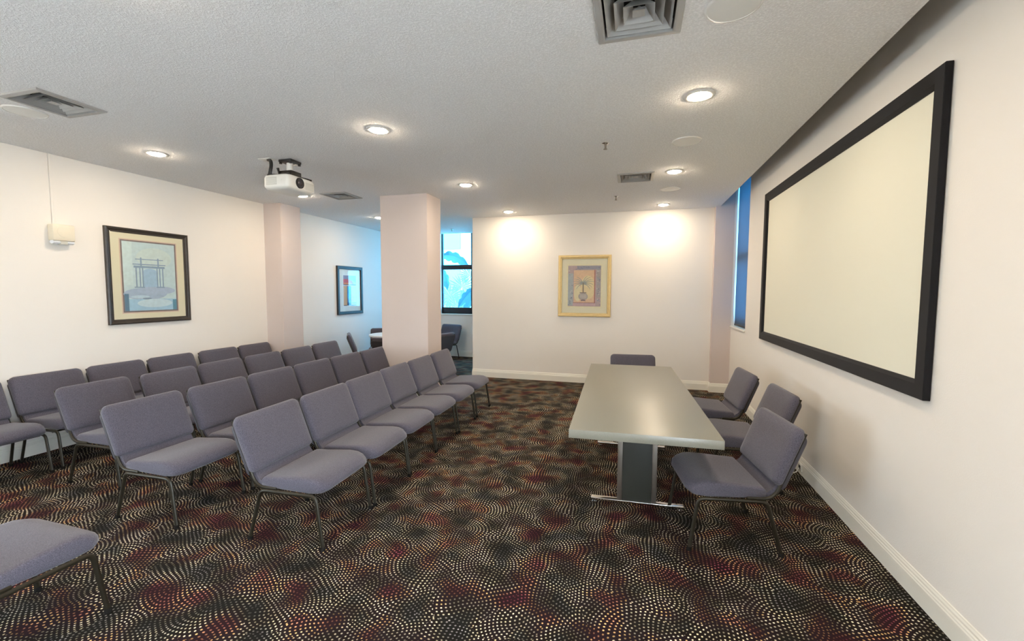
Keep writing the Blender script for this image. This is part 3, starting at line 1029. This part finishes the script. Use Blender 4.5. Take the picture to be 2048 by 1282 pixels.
rings = [[(0.075 + 0.007 * cos(2 * pi * k / 12), -PW - h, 0.005 + 0.007 * sin(2 * pi * k / 12)) for k in range(12)] for h in (-0.003, 0.002)]
loft(bm, rings)
finish('indicator_button', bm, WHITEP, pj)
# mount: plate on the ceiling, short pole, junction box, arms on the projector's back
mt = boxobj('mount_box', (-0.075, 0.075, -0.06, 0.08, 0.092, 0.135), BLACKP, pj, bev=0.006)
bm = bmesh.new()
lathe(bm, [(0.030, 0.13), (0.030, 0.225)], 18, (-0.005, 0.01, 0), cap0=True, cap1=True)
finish('mount_pole', bm, WHITEP, pj)
boxobj('ceiling_plate', (-0.075, 0.075, -0.065, 0.085, 0.222, 0.246), BLACKP, pj, bev=0.004)
for x, y in ((-0.06, -0.05), (0.06, -0.05), (0.06, 0.07), (-0.06, 0.07)):
    bm = bmesh.new()
    lathe(bm, [(0.014, 0.205), (0.014, 0.224)], 10, (x, y, 0), cap0=True, cap1=True)
    finish('plate_bolt', bm, BLACKP, pj)
for (ax, ay) in ((-0.13, -0.155), (0.12, -0.16), (0.13, 0.16), (-0.12, 0.165)):
    bm = bmesh.new()
    tube(bm, [(ax * 0.3, ay * 0.3, 0.092), (ax * 0.8, ay * 0.8, 0.080), (ax, ay, 0.072)], 0.011, 8)
    finish('mount_arm', bm, BLACKP, pj)
bm = bmesh.new()
tube(bm, [(-0.07, -0.06, 0.070), (-0.075, -0.065, 0.13), (-0.08, -0.07, 0.160)], [0.003, 0.010, 0.014], 8)
finish('cable_tie', bm, BLACKP, pj)
boxobj('cable_plate', (-0.265, -0.115, -0.135, -0.045, 0.2435, 0.249), WHITEP, pj, bev=0.002)
bm = bmesh.new()
tube(bm, arc((-0.175, -0.09, 0.243), (-0.11, -0.11, 0.235), (-0.095, -0.14, 0.15), 6) + [(-0.10, -0.155, 0.075), (-0.12, -0.15, 0.06)], 0.017, 10)
finish('cable_bundle', bm, BLACKP, pj, smooth=60)

# ------------------------------------------------------------------ emergency light and its conduit
em = tag(empty('emergency_light', (XL, 3.035, 2.145)), 'ivory emergency light box with twin lamp heads high on the left wall', 'emergency light')
boxobj('housing', (0.0, 0.085, -0.088, 0.088, -0.075, 0.085), IVORY, em, bev=0.010)
bm = bmesh.new()
rings = [[(0.083 + h, -0.0 + r * cos(2 * pi * k / 24), 0.015 + r * sin(2 * pi * k / 24)) for k in range(24)] for r, h in ((0.056, 0), (0.056, 0.004), (0.050, 0.005), (0.03, 0.005))]
loft(bm, rings, cap0=False)
finish('speaker_disc', bm, IVORY, em)
boxobj('lamp_bar', (0.02, 0.075, -0.030, 0.030, -0.110, -0.072), PROJG, em, bev=0.006)
for s in (-1, 1):
    bm = bmesh.new()
    rings = [[(0.045 + 0.03 * cos(2 * pi * k / 16) , s * (0.028 + h), -0.088 + 0.018 * sin(2 * pi * k / 16)) for k in range(16)] for h in (0.0, 0.055)]
    loft(bm, rings)
    finish('lamp_head', bm, LAMPG, em)
tag(boxobj('wire_conduit', (XL, XL + 0.014, 2.985, 3.007, 2.228, HC), WALL, None, bev=0.003), 'thin painted conduit running from the emergency light to the ceiling', 'conduit')

# ------------------------------------------------------------------ outlet at the right baseboard
ot = tag(empty('baseboard_outlet', (XR - 0.016, 4.30, 0.0)), 'small white outlet with a dangling plug on the baseboard behind the nearest table chair', 'outlet')
boxobj('cover_plate', (-0.008, 0.0, -0.045, 0.045, 0.035, 0.095), WHITEP, ot, bev=0.003)
boxobj('socket', (-0.011, -0.007, -0.02, 0.02, 0.05, 0.08), DARK, ot, bev=0.002)
bm = bmesh.new()
tube(bm, [(-0.010, 0.0, 0.055), (-0.022, 0.0, 0.040), (-0.030, -0.004, 0.020), (-0.045, -0.008, 0.012), (-0.060, -0.004, 0.010)], 0.004, 8)
finish('cord', bm, WHITEP, ot)
boxobj('plug', (-0.085, -0.055, -0.020, 0.012, 0.002, 0.024), IVORY, ot, bev=0.005)

# ------------------------------------------------------------------ outside the alcove window
gm = mat('pale bounce paving', (0.74, 0.73, 0.70), 0.9, var=0.06, vscale=1.5)  # paving made this pale to throw daylight up through the added windows
struct(boxobj('ground', (-40, 30, -35, 45, -0.4, -0.3), gm, smooth=0), 'paved ground outside the windows, made pale to bounce daylight up to the ceiling')
bmat = mat('white stucco', (0.62, 0.66, 0.66), 0.9, var=0.03, vscale=2)
bgl = mat('pale aqua building glass', (0.30, 0.62, 0.62), 0.3)
bd = tag(empty('neighbour_building', (-8.2, 19.0, -0.3)), 'white building with aqua windows seen through the alcove window', 'building')
boxobj('facade', (-9, 9, 0, 4, 0, 9), bmat, bd, smooth=0)
for ix in range(-4, 5):
    for iz in range(3):
        w = boxobj('building_window', (ix * 1.55 - 0.42, ix * 1.55 + 0.42, -0.06, 0.02, 1.2 + iz * 2.6, 3.1 + iz * 2.6), bgl, bd, smooth=0)

leafm = mat('broad tropical leaf', (0.10, 0.17, 0.20), 0.5, var=0.15, vscale=6)
frondm = mat('pale fan palm frond', (0.34, 0.46, 0.42), 0.5, var=0.12, vscale=6)
stemm = mat('green plant stem', (0.24, 0.32, 0.2), 0.7, var=0.2, vscale=8)
def broad_leaf(parent, base, tip, bend, wid):
    bm = bmesh.new()
    base, tip = Vector(base), Vector(tip)
    mid = (base + tip) / 2 + Vector(bend)
    sp_ = arc(base, mid, tip, 12)
    for side in (-1, 1):
        prev = None
        for i, p in enumerate(sp_):
            t_ = i / 12
            d = (sp_[min(i + 1, 12)] - sp_[max(i - 1, 0)]).normalized()
            n = Vector((0, -1, 0)).cross(d).normalized() * side
            w = wid * sin(pi * min(1, t_ * 0.92 + 0.08)) ** 0.7
            if i % 3 == 2:
                w *= 0.72
            q = p + n * w + Vector((0, -0.05 * w / wid - 0.02, -0.03))
            a, b = bm.verts.new(p), bm.verts.new(q)
            if prev:
                bm.faces.new((prev[0], a, b, prev[1]))
            prev = (a, b)
    bmesh.ops.solidify(bm, geom=bm.faces[:], thickness=0.006)
    return finish('leaf', bm, leafm, parent, smooth=60)
def fan_frond(parent, c, r, aim, spread=300, n=22):
    bm = bmesh.new()
    c = Vector(c)
    for i in range(n):
        a = radians(aim - spread / 2 + spread * i / (n - 1))
        l = r * (0.8 + 0.2 * random.random())
        d = Vector((cos(a), 0.15 * sin(i * 2.1), sin(a)))
        e = c + d * l
        side = Vector((-sin(a), 0.2, cos(a))) * r * 0.045
        m1 = c + d * l * 0.55
        v = [bm.verts.new(p) for p in (c, m1 + side, e, m1 - side)]
        bm.faces.new(v)
    bmesh.ops.solidify(bm, geom=bm.faces[:], thickness=0.004)
    return finish('frond', bm, frondm, parent, smooth=0)
bp = tag(empty('banana_plant', (-4.95, 11.4, -0.3)), 'broad leaved banana plant just outside the alcove window', 'plant')
broad_leaf(bp, (-0.30, 0.0, 2.86), (0.62, -0.2, 2.56), (0, 0, 0.24), 0.15)
broad_leaf(bp, (-0.34, -0.1, 2.50), (0.02, -0.3, 1.92), (0.16, 0, 0.12), 0.13)
broad_leaf(bp, (-0.36, -0.05, 2.42), (-0.20, -0.3, 1.98), (0.05, 0, 0.05), 0.09)
broad_leaf(bp, (0.72, 0.1, 1.98), (0.24, -0.1, 1.42), (0.0, 0, 0.15), 0.13)
broad_leaf(bp, (0.74, 0.0, 1.90), (0.44, -0.2, 1.34), (0.05, 0, 0.0), 0.13)
bm = bmesh.new()
tube(bm, [(-0.7, 0.1, 0), (-0.62, 0.1, 1.5), (-0.34, 0.0, 2.86)], [0.09, 0.07, 0.03], 10)
finish('stem', bm, stemm, bp)
bm = bmesh.new()
tube(bm, [(1.0, 0.1, 0), (0.95, 0.1, 1.2), (0.72, 0.05, 1.98)], [0.08, 0.06, 0.03], 10)
finish('stem', bm, stemm, bp)
fp = tag(empty('fan_palm', (-5.35, 12.6, -0.3)), 'pale spiky fan palm beyond the banana leaves outside the window', 'palm')
for c, r, a in (((0.25, 0, 2.0), 0.55, 60), ((-0.25, 0.2, 1.7), 0.55, 120), ((0.1, -0.1, 1.4), 0.55, 20), ((0.6, 0.1, 1.6), 0.5, 45), ((0.45, 0.1, 2.35), 0.45, 80), ((-0.1, 0.1, 1.1), 0.5, 150)):
    fan_frond(fp, c, r, a)
bm = bmesh.new()
tube(bm, [(0.1, 0.3, 0), (0.15, 0.3, 1.3), (0.12, 0.25, 1.9)], [0.12, 0.10, 0.06], 10)
finish('trunk', bm, stemm, fp)
